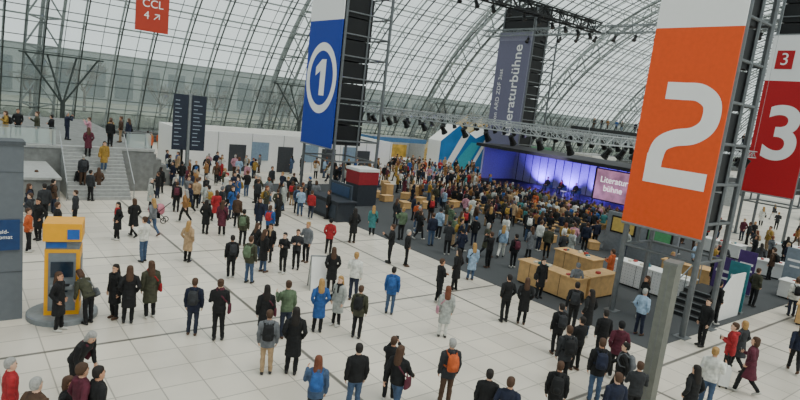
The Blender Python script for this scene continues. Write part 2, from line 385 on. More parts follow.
# ------------------------------------------------------------ cash machine
e = empty('yellow_cash_machine', (2.74,18.4,0), math.radians(-14)); b = MB()
b.rings([(0,0,0,.92,.92), (0,0,.14,.92,.92), (0,0,.16,.88,.88)], 2, 28)
b.box((-.44,-.38,.15), (.44,.44,2.1), 0); b.box((-.48,-.46,2.35), (.48,.48,2.86), 0); b.box((-.42,-.36,2.1), (.42,.42,2.35), 1)
b.box((-.34,-.41,.3), (.34,-.38,2.0), 1); b.box((-.28,-.43,1.3), (.28,-.40,1.75), 3); b.box((-.28,-.56,.98), (.28,-.38,1.08), 2)
b.box((-.2,-.58,1.08), (.2,-.40,1.10), 4); b.box((-.15,-.435,.86), (.15,-.41,.9), 3); b.box((.12,-.485,2.42), (.42,-.46,2.7), 5); b.box((-.495,-.42,2.45), (-.48,.4,2.75), 5)
b.box((.44,-.2,.5), (.455,.36,1.8), 1); b.box((-.4,-.375,2.15), (.1,-.36,2.3), 5)
b.obj('body', [mat('machine_yellow', '#eca600', .45, var=.03), mat('machine_grey', '#6f767c', .5), mat('machine_base', '#7a8084', .5), mat('screen_dark', '#1c2b3a', .2), m_dark, mat('machine_blue', '#1a58a8', .5)], e)
# ------------------------------------------------------------ white booths mid-left
e = empty('white_exhibition_booth', (0,0,0)); b = MB()
b.box((15,47,0), (36,47.2,3.3), 0); b.box((15,47,0), (15.2,53,3.3), 0); b.box((15,53,0), (36,53.2,3.3), 0); b.box((36,47,0), (36.2,53.2,3.3), 0)
for x in (19, 23.5, 28, 32): b.box((x,46.97,0), (x+1.5,47.0,2.3), 1)
for x in (21, 26, 30.3): b.box((x,46.96,1), (x+1.6,46.99,2.6), 2)
for x in range(15, 37, 3): b.box((x,46.985,0), (x+.04,47.0,3.3), 3)
b.obj('booth_walls', [m_white, mat('door_dark', '#3a3d42', .6), mat('poster_blue', '#7f95a8', .5), m_steel], e)
# smaller booths with fascia signs in the distance
rb = random.Random(5)
BO = [(38,53,7.8),(62,50,6),(70,46,6),(78,52,7),(68,56,6),(60,38,5),(66,28,6),(72,18,6),(62,12,5),(80,34,6),(78,8,6),(48,57,2)]
for k, (x, y, wd) in enumerate(BO):
    if k == 11: continue
    e = empty('exhibition_booth', (x,y,0)); b = MB(); dp = 3; hh = rb.choice((2.8,3.0,3.4))
    b.box((0,dp-.1,0), (wd,dp,hh), 0); b.box((0,0,0), (.1,dp,hh), 0); b.box((wd-.1,0,0), (wd,dp,hh), 0)
    b.box((-.05,-.1,hh-.5), (wd+.05,0,hh), 1); b.box((-.1,-.1,hh-.5), (0,dp,hh), 1)
    b.box((.8,.6,0), (wd-1.2,1.2,1.0), 2); b.box((.5,dp-.16,1.0), (wd*.45,dp-.1,2.3), 3); b.box((wd*.55,dp-.16,.8), (wd-.5,dp-.1,2.4), 4)
    b.box((-.03,.4,.7), (0,dp-.4,2.1), 3)
    cs = ['#3f6f9a','#a8503a','#c9c9c4','#6a5088','#4b7a5e','#d0a94a','#33363b']
    b.obj('booth_shell', [m_white if k % 2 else mat('booth_grey','#aeb2b4',.6), mat('fascia_%d' % (k % 7), cs[k % 7], .5), m_wood if k % 2 else m_white, mat('poster_%d' % (k % 5), cs[(k+3) % 7], .5, var=.4, scale=1.5), mat('poster_b%d' % (k % 5), cs[(k+5) % 7], .5, var=.4, scale=1.5)], e)
# blue booth with diagonal white bands and a raking top
e = empty('blue_exhibition_booth', (45.8,50.3,0)); b = MB()
fr = [(0,0),(12,0),(12,3.6),(8.8,5.6),(5.7,4.2),(2.7,5.6),(0,3.6)]
b.face([(x,0,z) for x, z in fr], 0); b.face([(x,2.2,z) for x, z in fr][::-1], 1)
for (x0,z0),(x1,z1) in zip(fr, fr[1:]+fr[:1]): b.face([(x0,0,z0),(x0,2.2,z0),(x1,2.2,z1),(x1,0,z1)], 1)
for pl in (((.6,0),(1.6,0),(4.6,4.6),(3.7,5.1)), ((4.8,0),(5.4,0),(8.6,5.4),(7.9,5.1)), ((8.2,4.2),(8.9,4.6),(11.8,.6),(11.8,0))): b.face([(x,-.02,z) for x, z in pl], 1)
b.face([(x,-.015,z) for x, z in ((1.9,.3),(4.5,.3),(6.6,3.6),(5.0,3.7))], 2)
b.obj('walls', [mat('booth_blue', '#0f70b0', .5, var=.15, scale=.8), m_white, mat('booth_teal', '#2fa0b4', .5)], e)
# yellow wooden stairs
b = MB()
for k in range(24): b.box((50.5+k*.4,58,.245*k), (50.9+k*.4,61,.245*(k+1)), 0)
b.box((60.1,58,0), (64,61,5.88), 0)
for y in (58, 61):
    b.beam((50.5,y,1.1), (60.1,y,6.95), .08, 1); b.beam((60.1,y,6.95), (64,y,6.95), .08, 1)
    b.face([(50.5,y-.03,.1),(60.1,y-.03,5.9),(60.1,y-.03,6.8),(50.5,y-.03,1.0)], 2)
    for k in range(0, 24, 3): b.beam((50.7+k*.4,y,.245*k), (50.7+k*.4,y,.245*k+1.25), .04, 1)
b.obj('wooden_staircase', [mat('yellow_wood', '#cdb070', .6), m_steel, mat('stair_cream', '#cfc5a4', .6)])
# ------------------------------------------------------------ stage
e = empty('literature_stage', (0,0,0)); b = MB()
b.box((43.5,22,0), (50,42,.6), 0); b.box((49.5,22,.6), (49.7,42,4.0), 1); b.box((44.5,42,.0), (49.7,42.2,4.0), 1); b.box((43.9,21.8,0), (50,22,4), 0)
b.box((43.4,21.8,4.0), (50,42.2,4.3), 0)
for k in range(20): b.box((49.46,22.5+k,.6), (49.5,22.54+k,4.0), 3)
b.box((46,25.6,.9), (46.1,29.6,3.75), 3); b.box((45.97,25.8,1.0), (46,29.4,3.65), 2)
for y in (25.7, 29.5): b.beam((46.1,y,.6), (46.1,y,3.8), .06, 3)
b.obj('stage_box', [mat('stage_black', '#1b1b22', .6), mat('stage_lavender', '#b3aee0', .7), mat('screen_pink', '#b07c9c', .4, var=.35, scale=1.2, emit=.7), m_dark], e)
text('Literatur\nbühne', .75, (45.95,27.6,2.4), MX, mat('screen_white', '#ffffff', .5, emit=1.2), e)
def chair(b, x, y, mi=0):
    b.box((x-.3,y-.32,1.02), (x+.3,y+.32,1.15), mi); b.box((x+.22,y-.32,1.15), (x+.32,y+.32,1.6), mi)
    b.box((x-.3,y-.38,1.1), (x+.3,y-.32,1.35), mi); b.box((x-.3,y+.32,1.1), (x+.3,y+.38,1.35), mi)
    for dx in (-.25, .25):
        for dy in (-.3, .3): b.beam((x+dx,y+dy,.6), (x+dx,y+dy,1.05), .025, mi)
b = MB()
for y in (31, 32.6, 34.2): chair(b, 45.6, y, 0)
b.beam((44.9,31.8,.6), (44.9,31.8,1.1), .04, 1); b.rings([(44.9,31.8,1.1,.3,.3), (44.9,31.8,1.13,.3,.3)], 1)
b.obj('armchairs', [mat('armchair_blue', '#4b5a86', .8), m_white], e)
def spotlight(name, loc, tgt, col, en, ang=80):
    l = bpy.data.lights.new(name, 'SPOT'); l.energy = en; l.color = col; l.spot_size = math.radians(ang); l.spot_blend = .6; l.shadow_soft_size = .3
    o = bpy.data.objects.new(name, l); COL.objects.link(o); o.location = loc; o.rotation_euler = (Vector(tgt)-Vector(loc)).to_track_quat('-Z', 'Y').to_euler()
for y in (24, 27.5, 31, 34.5, 38): spotlight('stage_uplight', (48.4,y,.8), (49.6,y,3.0), (.22,.1,1), 1400, 120)
spotlight('stage_wash', (40,33,6), (46,33,1), (.7,.6,1), 2500, 70)
e = empty('pedestrian_bridge'); b = MB(); b.box((88,14,6.2), (93,63,7.1), 0)
for y in range(14, 64, 2): b.beam((88,y,7.1), (88,y,8.1), .04, 1)
b.beam((88,14,8.1), (88,63,8.1), .06, 1)
for y in (20, 34, 48, 62): b.beam((90.5,y,0), (90.5,y,6.2), .35, 1, 10)
b.obj('deck', [mat('bridge_dark', '#2c2f31', .6), m_steel], e)
# ------------------------------------------------------------ info counter under blue tower
e = empty('charcoal_info_counter', (18.7,29.6,0)); b = MB()
b.box((-.6,-1.6,0), (.6,1.6,1.15), 0); b.box((-.7,-1.7,1.15), (.7,1.7,1.22), 1); b.box((-.62,-1.4,.2), (-.6,1.4,.95), 2)
b.box((.5,-1.2,1.22), (.6,1.2,2.1), 2); b.box((.46,-1.0,1.35), (.5,1.0,1.95), 3)
b.obj('counter', [m_char, m_char, mat('counter_slate', '#38424e', .6), mat('counter_blue', '#324a6a', .5)], e)
e = empty('red_display_cube', (23.1,33.0,0)); b = MB(); b.box((-.8,-.8,0), (.8,.8,2.2), 1); b.box((-.82,-.82,1.5), (.82,.82,2.4), 0); b.box((-.85,-.85,2.4), (.85,.85,2.6), 2)
b.obj('cube', [mat('cube_red', '#98202a', .5), m_char, m_white], e)
def perf_mat():
    M = bpy.data.materials.new('perforated_white'); M.use_nodes = True; nt = M.node_tree; p = nt.nodes['Principled BSDF']
    tc = nt.nodes.new('ShaderNodeTexCoord'); v = nt.nodes.new('ShaderNodeTexVoronoi'); v.inputs['Scale'].default_value = 7; v.inputs['Randomness'].default_value = 0
    r = nt.nodes.new('ShaderNodeValToRGB'); r.color_ramp.interpolation = 'CONSTANT'; r.color_ramp.elements[0].color = (.45,.45,.48,1); r.color_ramp.elements[1].position = .25; r.color_ramp.elements[1].color = (.78,.78,.78,1)
    nt.links.new(tc.outputs['Object'], v.inputs['Vector']); nt.links.new(v.outputs['Distance'], r.inputs['Fac']); nt.links.new(r.outputs['Color'], p.inputs['Base Color']); return M
pm = perf_mat()
def counter(name, x0, x1, y0, y1, h, m1, m2, rz=0):
    e = empty(name, ((x0+x1)/2, (y0+y1)/2, .012 if x1 < 45 and y0 > 9 else 0), rz); a, c = (x1-x0)/2, (y1-y0)/2; b = MB()
    b.box((-a,-c,.08), (a,c,h-.05), 0); b.box((-a-.06,-c-.06,h-.05), (a+.06,c+.06,h), 1); b.box((-a+.05,-c+.05,0), (a-.05,c-.05,.08), 2)
    k = -c+.8
    while k < c: b.box((-a-.006,k-.01,.08), (-a,k+.01,h-.05), 2); k += .8
    for j in range(int(c*6)):
        yy = random.uniform(-c+.2, c-.2); xx = random.uniform(-a+.2, a-.2); b.box((xx-.1,yy-.07,h), (xx+.1,yy+.07,h+random.uniform(.02,.12)), 3+j % 3)
    b.obj('body', [m1, m2, m_dark, mat('book_red', '#a33b36'), mat('book_cream', '#ddd6c4'), mat('book_teal', '#2f6f7c')], e)
counter('wooden_reception_counter', 20.2, 21.0, 13.0, 16.0, 1.05, m_wood, m_wood)
counter('wooden_reception_counter', 21.2, 23.2, 13.0, 13.7, 1.05, m_wood, m_wood)
counter('perforated_counter', 25.3, 26.1, 10.9, 14.4, 1.15, pm, m_white)
counter('wooden_book_table', 24.4, 25.3, 15.0, 17.2, .95, m_wood, m_wood)
TB = [(30,13,.1),(33,8.5,0),(37,12,.2),(41,8,0),(45,13,.1),(34,5,0),(29,6.5,.2),(40,15.5,0),(47,7,.1),(53,11,0)]
for k, (x, y, rz) in enumerate(TB): counter('book_display_table', x-.5, x+.5, y-1.2, y+1.2, .9, (m_wood, m_white, pm)[k % 3], (m_wood, m_white, m_white)[k % 3], rz)
for (x, y, c) in ((27.4,10.4,'purple'),(27.0,9.6,'teal'),(30.5,10.6,'purple'),(35,10,'grey')):
    hx = {'purple':'#4a2f70','teal':'#2f7f88','grey':'#7d8894'}[c]
    e = empty('roll_up_banner', (x,y,.012)); b = MB(); b.box((-.04,-.4,.1), (.0,.4,2.2), 0); b.box((-.12,-.43,0), (.12,.43,.1), 1); b.beam((.05,0,0), (.05,0,2.2), .02, 1)
    b.box((-.045,-.3,1.5), (-.04,.3,1.62), 2); b.box((-.045,-.3,1.2), (-.04,.15,1.3), 2)
    b.obj('panel', [mat('rollup_'+c, hx, .5), m_steel, m_wl], e)
e = empty('monitor_stand', (31.5,14.5,.012)); b = MB(); b.box((0,0,0), (.2,4.4,2.4), 0); b.box((-.05,.3,1.2), (0,1.8,2.2), 1); b.box((-.06,.4,1.3), (-.05,1.7,2.1), 2); b.box((-.05,2.5,1.2), (0,4.1,2.2), 1); b.box((-.06,2.6,1.3), (-.05,4.0,2.1), 3)
b.obj('monitor_panel', [mat('stand_grey', '#7c8086', .6), m_dark, mat('screen_green', '#3f7a50', .4, emit=.3), mat('screen_yellow', '#a08a48', .4, emit=.3)], e)
# plywood seat boxes and benches
occ = []
rs = random.Random(11)
for k in range(19):
    for _ in range(50):
        x, y = (rs.uniform(25.5,30.5), rs.uniform(31,40)) if k < 14 else (rs.uniform(27,33), rs.uniform(18,21))
        if all((x-u)**2+(y-v)**2 > 1.9 for u, v in occ): break
    occ.append((x, y))
    e = empty('plywood_seat_box', (x,y,.012), rs.uniform(0,1.5)); b = MB(); hh = rs.choice((.45,.45,.45,.9))
    b.box((-.45,-.3,.03), (.45,.3,hh)); b.box((-.47,-.32,hh), (.47,.32,hh+.03)); b.box((-.4,-.25,0), (.4,.25,.03), 1); b.obj('box', [m_wood, m_dark], e)
BR = [31.4, 32.65, 33.9, 35.15, 36.4, 37.65, 38.9, 40.15, 41.4]
for x in BR:
    for y0 in (22.5, 29.8):
        e = empty('wooden_bench', (x, y0+3.3, .012)); b = MB(); b.box((-.2,-3.3,.37), (.2,3.3,.43))
        for yy in (-3.0, 0, 3.0): b.box((-.17,yy-.04,0), (.17,yy+.04,.37))
        b.obj('bench_seat', [m_wood], e)
# black stairs with white side panel
e = empty('black_platform_stairs', (23.7,9.3,.012)); b = MB()
for k in range(5): b.box((k*.34,0,0), (k*.34+.36,1.6,.18*(k+1)), 0); b.box((k*.34-.01,0,.18*(k+1)-.03), (k*.34+.03,1.6,.18*(k+1)+.004), 2)
b.box((1.7,0,0), (3.0,1.6,.9), 0)
b.face([(0.9,-.08,0), (3.0,-.08,0), (3.0,-.08,1.9), (1.8,-.08,1.9), (.9,-.08,1.2)], 1); b.face([(.9,-.02,0), (.9,-.02,1.2), (1.8,-.02,1.9), (3.0,-.02,1.9), (3.0,-.02,0)], 1)
b.face([(.9,-.08,0),(.9,-.02,0),(.9,-.02,1.2),(.9,-.08,1.2)],1); b.face([(.9,-.08,1.2),(.9,-.02,1.2),(1.8,-.02,1.9),(1.8,-.08,1.9)],1); b.face([(1.8,-.08,1.9),(1.8,-.02,1.9),(3.0,-.02,1.9),(3.0,-.08,1.9)],1)
b.beam((0,1.62,.9), (1.7,1.62,1.8), .03, 2); b.beam((1.7,1.62,1.8), (3.0,1.62,1.8), .03, 2)
for k in range(3): b.beam((.1+k*1.3,1.62,.1), (.1+k*1.3,1.62,min(1.8,.95+k*.68)), .025, 2)
b.obj('steps', [mat('stair_black', '#202124', .6), m_white, m_steel], e)
# A-frame sign
e = empty('a_frame_sign', tuple(G(318,288)), math.radians(-20)); b = MB()
for s in (-1, 1): b.face([(-.35,s*.3,0), (.35,s*.3,0), (.35,s*.04,1.25), (-.35,s*.04,1.25)], 0); b.face([(.35,s*.3-.02,0), (-.35,s*.3-.02,0), (-.35,s*.04-.02,1.25), (.35,s*.04-.02,1.25)], 0)
b.box((-.37,-.05,1.22), (.37,.05,1.28), 1)
for s in (-.36, .36): b.beam((s,-.31,0), (s,-.04,1.25), .02, 1); b.beam((s,.29,0), (s,.04,1.25), .02, 1)
b.obj('boards', [m_white, m_steel], e)
# foreground steel light column
q = G(674, 262, 4.0)
e = empty('grey_light_column', (q.x, q.y, 0), math.radians(10)); b = MB(); b.box((-.26,-.16,0), (.26,.16,3.95)); b.box((-.28,-.18,3.95), (.28,.18,4.02), 1); b.box((-.4,-.3,0), (.4,.3,.04), 1); b.box((-.265,-.02,.1), (-.26,.02,3.9), 1)
b.obj('column', [mat('column_grey', '#74766f', .5, .2), mat('column_cap', '#6f716f', .5)], e)
occ.append((q.x, q.y))
# stroller
e = empty('baby_stroller', tuple(G(157,222)), math.radians(150)); b = MB()
for x in (-.35, .35):
    for y in (-.25, .25):
        for k in range(10):
            a, c = k*.628, (k+1)*.628; b.beam((x+.13*math.cos(a),y,.14+.13*math.sin(a)), (x+.13*math.cos(c),y,.14+.13*math.sin(c)), .025, 1)
for y in (-.25, .25): b.beam((-.35,y,.14), (.2,y,.6), .02, 1); b.beam((.35,y,.14), (-.1,y,.6), .02, 1); b.beam((-.1,y,.55), (-.55,y,1.0), .02, 1)
b.beam((-.55,-.25,1.0), (-.55,.25,1.0), .025, 1)
b.rings([(.05,0,.42,.3,.18), (.05,0,.5,.38,.22), (.05,0,.7,.4,.24)], 0); b.ball((-.12,0,.72), .28, 0, 12, (.8,.85,.9))
b.obj('frame_and_seat', [mat('stroller_pink', '#c77c8c', .8), m_dark], e)
# suitcase
e = empty('white_suitcase', tuple(G(722,386)), .5); b = MB(); b.box((-.2,-.13,.07), (.2,.13,.62)); b.beam((-.12,0,.62), (-.12,0,1.0), .012, 1); b.beam((.12,0,.62), (.12,0,1.0), .012, 1); b.beam((-.14,0,1.0), (.14,0,1.0), .02, 1)
for x in (-.16, .16):
    for y in (-.09, .09): b.ball((x,y,.035), .035, 1, 8)
for k in range(5): b.box((-.17+k*.075,-.14,.1), (-.15+k*.075,.14,.6), 0)
b.obj('shell', [m_white, m_dark], e)
# ------------------------------------------------------------ people
def build_person(pose, outfit, hair, bag=None):
    b = MB(); dz = 0; lean = 0; fp = [0, 0]
    legs = [[(0,.085,.9), (.035,.09,.49), (-.02,.085,.09)], [(0,-.085,.9), (.02,-.10,.49), (.03,-.12,.09)]]
    def A(s, kind):
        sh = (0, s*.185, 1.385)
        return {'rel': [sh, (-.03,s*.235,1.10), (.05,s*.225,.86)], 'phone': [sh, (-.02,s*.24,1.11), (.22,s*.10,1.17)],
                'pocket': [sh, (-.08,s*.26,1.13), (.06,s*.195,.94)], 'talk': [sh, (.06,s*.25,1.13), (.27,s*.22,1.28)],
                'photo': [sh, (.17,s*.24,1.24), (.28,s*.09,1.46)], 'cross': [sh, (.05,s*.25,1.12), (.21,s*-.02,1.14)],
                'fwd': [sh, (.13,s*.23,1.12), (.30,s*.22,.98)], 'back': [sh, (-.14,s*.23,1.12), (-.16,s*.24,.88)], 'lap': [sh, (.02,s*.24,1.12), (.25,s*.12,1.02)]}[kind]
    arms = ['rel', 'rel']
    if pose.startswith('walk'):
        legs = [[(0,.085,.88), (.17,.085,.505), (.24,.085,.10)], [(0,-.085,.88), (-.04,-.085,.475), (-.29,-.085,.165)]]; dz = -.02; fp = [.0, -.55]; arms = ['back', 'fwd']
        if pose == 'walk2': arms = ['pocket', 'phone']
    if pose in ('talk', 'phone', 'pocket', 'photo', 'cross'): arms = {'talk':['talk','rel'], 'phone':['phone']*2, 'pocket':['pocket']*2, 'photo':['photo']*2, 'cross':['cross']*2}[pose]
    if pose == 'bend': lean = .6; arms = ['fwd', 'fwd']
    if pose == 'sit':
        dz = -.40; arms = ['lap', 'lap']; lean = .08
        legs = [[(0,.09,.52), (.42,.12,.52), (.40,.13,.09)], [(0,-.09,.52), (.42,-.12,.52), (.44,-.13,.09)]]
    b.rings([(0,0,.80+dz,.09,.14), (0,0,.86+dz,.12,.165), (0,0,.95+dz,.12,.16), (0,0,1.02+dz,.10,.14)], 1)
    for k, L in enumerate(legs):
        h, kn, an = [Vector(q) for q in L]
        b.tube([h, h.lerp(kn,.35), kn, kn.lerp(an,.35), an+Vector((0,0,.02))], [.094,.09,.068,.066,.056], 1)
        t = Vector((math.cos(fp[k]),0,math.sin(fp[k])))
        nrm = Vector((-t.z,0,t.x)); bt = an-nrm*.047
        b.tube([bt-t*.045, bt+t*.05, bt+t*.15], [.044,.047,.04], 3, 10, (nrm,.95))
    i0 = len(b.v)
    wf = 1.1
    hem = .76 if outfit in ('hood', 'coat') else .83
    b.rings([(x, y, z, rx*wf, ry*(1.06 if z < 1.35 else 1)) for x, y, z, rx, ry in [(0,0,hem,.13,.172), (0,0,.93,.132,.172), (0,0,1.06,.122,.158), (0,0,1.2,.13,.17), (.005,0,1.31,.128,.188), (0,0,1.385,.108,.185), (0,0,1.43,.08,.12), (0,0,1.475,.062,.07)]], 0)
    if outfit == 'hood': b.tube([(-.06,-.085,1.44), (-.115,0,1.42), (-.06,.085,1.44)], [.05,.068,.05], 0)
    if outfit == 'scarf' or hair == 'long' and outfit == 'coat':
        pts = [(.02+.075*math.cos(a), .085*math.sin(a), 1.46) for a in [j*.785 for j in range(9)]]; b.tube(pts, [.036]*9, 5)
        b.tube([(.12,.04,1.42), (.155,.05,1.22)], [.035,.03], 5)
    ends = []
    for s, kd in ((1, arms[0]), (-1, arms[1])):
        sh, el, wr = [Vector(q) for q in A(s, kd)]
        b.tube([(0,s*.13,1.40), sh, sh.lerp(el,.5), el, el.lerp(wr,.5), wr], [.058,.068,.064,.06,.055,.048], 0)
        d = (wr-el).normalized(); ends.append((s, wr, d))
        nr = Vector((0,-s,0)); nr = (nr-d*nr.dot(d)).normalized()
        b.tube([wr, wr+d*.05, wr+d*.085], [.03,.04,.036], 2, 10, (nr,.5))
    b.tube([(-.005,0,1.42), (.005,0,1.53)], [.056,.052], 2)
    b.rings([(.05,0,1.482,.035,.03), (.042,0,1.495,.058,.048), (.028,0,1.52,.074,.06), (.018,0,1.555,.086,.069), (.01,0,1.60,.094,.075), (.004,0,1.65,.096,.076), (0,0,1.69,.08,.066), (0,0,1.712,.05,.04)], 2, 20)
    b.tube([(.098,0,1.615), (.112,0,1.585)], [.01,.016], 2, 8)
    for s in (-1, 1): b.tube([(-.005,s*.078,1.575), (0,s*.082,1.61)], [.014,.018], 2, 8, ((0,1,0),.6))
    if hair != 'bald':
        hm = 5 if hair == 'beanie' else 4; g = .008 if hair == 'beanie' else 0
        b.rings([(-.035,0,1.535,.06,.06), (-.034,0,1.57,.076+g,.08+g), (-.026,0,1.62,.09+g,.088+g), (-.012,0,1.67,.104+g,.089+g), (-.006,0,1.705,.094+g,.08+g), (-.004,0,1.73,.066+g,.058+g), (0,0,1.742+g,.03,.03)], hm, 18)
    if hair == 'long': b.rings([(-.095,0,1.26,.03,.07), (-.105,0,1.34,.045,.09), (-.085,0,1.45,.06,.1), (-.05,0,1.55,.07,.1), (-.03,0,1.64,.085,.094), (-.02,0,1.69,.08,.08)], 4, 16)
    if hair == 'bun': b.ball((-.10,0,1.69), .045, 4, 10)
    if hair == 'bob': b.rings([(-.04,0,1.46,.055,.085), (-.04,0,1.52,.075,.1), (-.03,0,1.6,.085,.098), (-.02,0,1.67,.09,.09)], 4, 16)
    if bag == 'backpack':
        b.rings([(-.22,0,1.0,.05,.11), (-.23,0,1.03,.085,.14), (-.23,0,1.2,.095,.15), (-.21,0,1.36,.08,.13), (-.19,0,1.41,.04,.08)], 5, 14)
        b.ball((-.31,0,1.12), .07, 5, 10, (.7,1.2,1.3))
        for s in (-1, 1): b.tube([(-.14,s*.1,1.36), (-.03,s*.12,1.46), (.11,s*.115,1.38), (.15,s*.115,1.22), (.07,s*.17,1.1), (-.13,s*.13,1.08)], [.022]*6, 5, 8)
    if bag == 'shoulder':
        b.rings([(0,-.27,.80,.12,.03), (0,-.27,.83,.15,.05), (0,-.27,1.02,.14,.045), (0,-.27,1.06,.11,.02)], 5, 14)
        b.tube([(.0,-.25,1.03), (.12,-.12,1.28), (.07,.08,1.44), (-.06,.08,1.44), (-.14,-.12,1.25), (0,-.25,1.03)], [.018]*6, 5, 8)
    ex = MB()
    for s, wr, d in ends:
        nr = Vector((0,-s,0)); nr = (nr-d*nr.dot(d)).normalized(); sd = d.cross(nr)
        if sd.x+sd.z*.3 < 0: sd = -sd
        for j, (o, ln) in enumerate(((.028,.072), (.009,.08), (-.01,.075), (-.028,.058))):
            p0 = wr+d*.08+sd*o; p1 = p0+d*ln*.5+nr*.006; p2 = p1+d*ln*.35+nr*.022
            ex.tube([p0, p1, p2], [.009,.0085,.007], 2, 6)
        p0 = wr+d*.03+sd*.03; ex.tube([p0, p0+sd*.03+d*.025, p0+sd*.035+d*.055+nr*.01], [.012,.011,.008], 2, 6)
    for s in (-1, 1): ex.ball((.097,s*.03,1.613), .0105, 6, 6)
    ex.tube([(.098,-.022,1.535), (.105,0,1.533), (.098,.022,1.535)], [.006,.008,.006], 7, 6)
    for s in (-1, 1): ex.tube([(.094,s*.045,1.633), (.101,s*.018,1.636)], [.005,.006], 4, 5)
    if pose in ('phone', 'walk2', 'photo'):
        c = ends[1][1]+ends[1][2]*.09+Vector((.02,.03,.02)); ex.box(c-Vector((.01,.04,.06)), c+Vector((.01,.04,.08)), 6)
    cs, sn = math.cos(lean), math.sin(lean)
    def T(q):
        x, z = q.x, q.z-.9
        return Vector((x*cs+z*sn, q.y, .9-x*sn+z*cs+dz))
    b.v[i0:] = [T(q) for q in b.v[i0:]]; ex.v = [T(q) for q in ex.v]
    if outfit == 'coat' and pose != 'sit':
        xs = .04 if pose.startswith('walk') else 0
        b.rings([(0,0,.50,.17+xs*1.5,.20), (0,0,.56,.165+xs*1.3,.20), (0,0,.75,.15+xs*.5,.192), (0,0,.9,.14,.185), (0,0,.98,.135,.175)], 0, 18)
    me0 = b.mesh('src'); o = bpy.data.objects.new('src', me0); COL.objects.link(o)
    md = o.modifiers.new('r', 'REMESH'); md.mode = 'VOXEL'; md.voxel_size = .0125
    bpy.context.view_layer.update()
    me = bpy.data.meshes.new_from_object(o.evaluated_get(bpy.context.evaluated_depsgraph_get()))
    me.materials.clear()
    for k in range(8): me.materials.append(m_eye)
    bm = bmesh.new(); bm.from_mesh(me)
    for _ in range(2): bmesh.ops.smooth_vert(bm, verts=bm.verts, factor=.5, use_axis_x=True, use_axis_y=True, use_axis_z=True)
    tree = BVHTree.FromPolygons([tuple(v) for v in b.v], b.f)
    for f in bm.faces:
        r = tree.find_nearest(f.calc_center_median()); f.material_index = b.m[r[2]] if r[2] is not None else 0; f.smooth = True
    # cloth folds: small displacement of garment vertices along the normal
    bm.normal_update()
    for v in bm.verts:
        if v.link_faces and v.link_faces[0].material_index in (0, 1) and v.co.z < 1.42:
            v.co += v.normal*(noise.noise(Vector((v.co.x*9, v.co.y*9, v.co.z*16)))*.010)
    vs = [bm.verts.new(q) for q in ex.v]
    for f, mi in zip(ex.f, ex.m):
        try: nf = bm.faces.new([vs[k] for k in f]); nf.material_index = mi; nf.smooth = True
        except ValueError: pass
    bm.to_mesh(me); bm.free(); bpy.data.objects.remove(o); bpy.data.meshes.remove(me0)
    return me
PAL = dict(k='#101114', n='#161d33', c='#2a2c30', g='#6a6d72', o='#3c3d2e', b='#24528f', lb='#93acc6', be='#a98e6e', br='#4a3527', w='#d6d6d0', r='#9c1f26',
           t='#3a7678', p='#b98593', y='#b99636', j='#3f5370', m='#561f30', gn='#566850', dj='#232a3c', or_='#b8562a', lg='#a4a8a4', v='#5f5478', ca='#8a6238', mu='#9a7a34')
HAIR = dict(k='#1b1512', b='#4a3222', d='#a8834f', g='#9b9a97', r='#6a3a24')
SK = ['#d9a98c', '#c99476', '#e2b79c']
def cm(n): return mat('cloth_'+n, PAL[n], .85, var=.3, scale=7)
VAR = [('standing_man','stand','jacket','short',None), ('standing_woman','stand','coat','long','shoulder'), ('walking_man','walk','jacket','short','backpack'),
       ('walking_woman','walk','jacket','long','shoulder'), ('gesturing_woman','talk','jacket','bun',None), ('man_with_phone','phone','hood','short',None),
       ('man_in_beanie','pocket','hood','beanie',None), ('woman_in_coat','pocket','coat','long',None), ('man_with_backpack','stand','hood','short','backpack'),
       ('seated_man','sit','jacket','short',None), ('seated_woman','sit','scarf','bob',None), ('bending_woman','bend','jacket','bob','shoulder'),
       ('man_taking_photo','photo','jacket','short',None), ('man_with_crossed_arms','cross','jacket','short',None), ('walking_woman_in_coat','walk2','coat','bob',None),
       ('woman_with_backpack','talk','hood','long','backpack'), ('older_man','pocket','jacket','short',None), ('woman_with_phone','phone','scarf','bun','shoulder')]
MESH = {}
m_eye = mat('eye_dark', '#1a1410', .3); m_lip = mat('lip', '#9c5048', .5); m_shoe = mat('shoe_dark', '#1d1c1c', .6); m_sneak = mat('shoe_white', '#bdbbb5', .6); m_boot = mat('shoe_brown', '#4d3322', .6)
ks = 0
def person(px, rot, vi, top, tr, hair='b', acc='k', sc=1.0, parent=None, z=0, flip=False):
    global ks; ks += 1
    nm, pose, outf, hr, bag = VAR[vi]
    if vi not in MESH:
        MESH[vi] = build_person(pose, outf, hr, bag); MESH[vi].name = nm
    o = bpy.data.objects.new(nm, MESH[vi]); COL.objects.link(o)
    si = (ks*7) % 3
    ms = [cm(top), cm(tr), mat('skin_%d' % si, SK[si], .55, var=.04), (m_shoe, m_sneak, m_shoe, m_boot)[ks % 4], mat('hair_'+hair, HAIR[hair], .75, var=.2, scale=25), cm(acc), m_eye, m_lip]
    for k, mm in enumerate(ms): o.material_slots[k].link = 'OBJECT'; o.material_slots[k].material = mm
    if z == 0 and 18.8 < px[0] < 46 and 8.9 < px[1] < 41: z = .012
    o.location = (px[0], px[1], z+.001); o.rotation_euler = (0, 0, math.radians(rot)); o.scale = (sc, -sc if flip else sc, sc)
    if parent: o.parent = parent
    return o
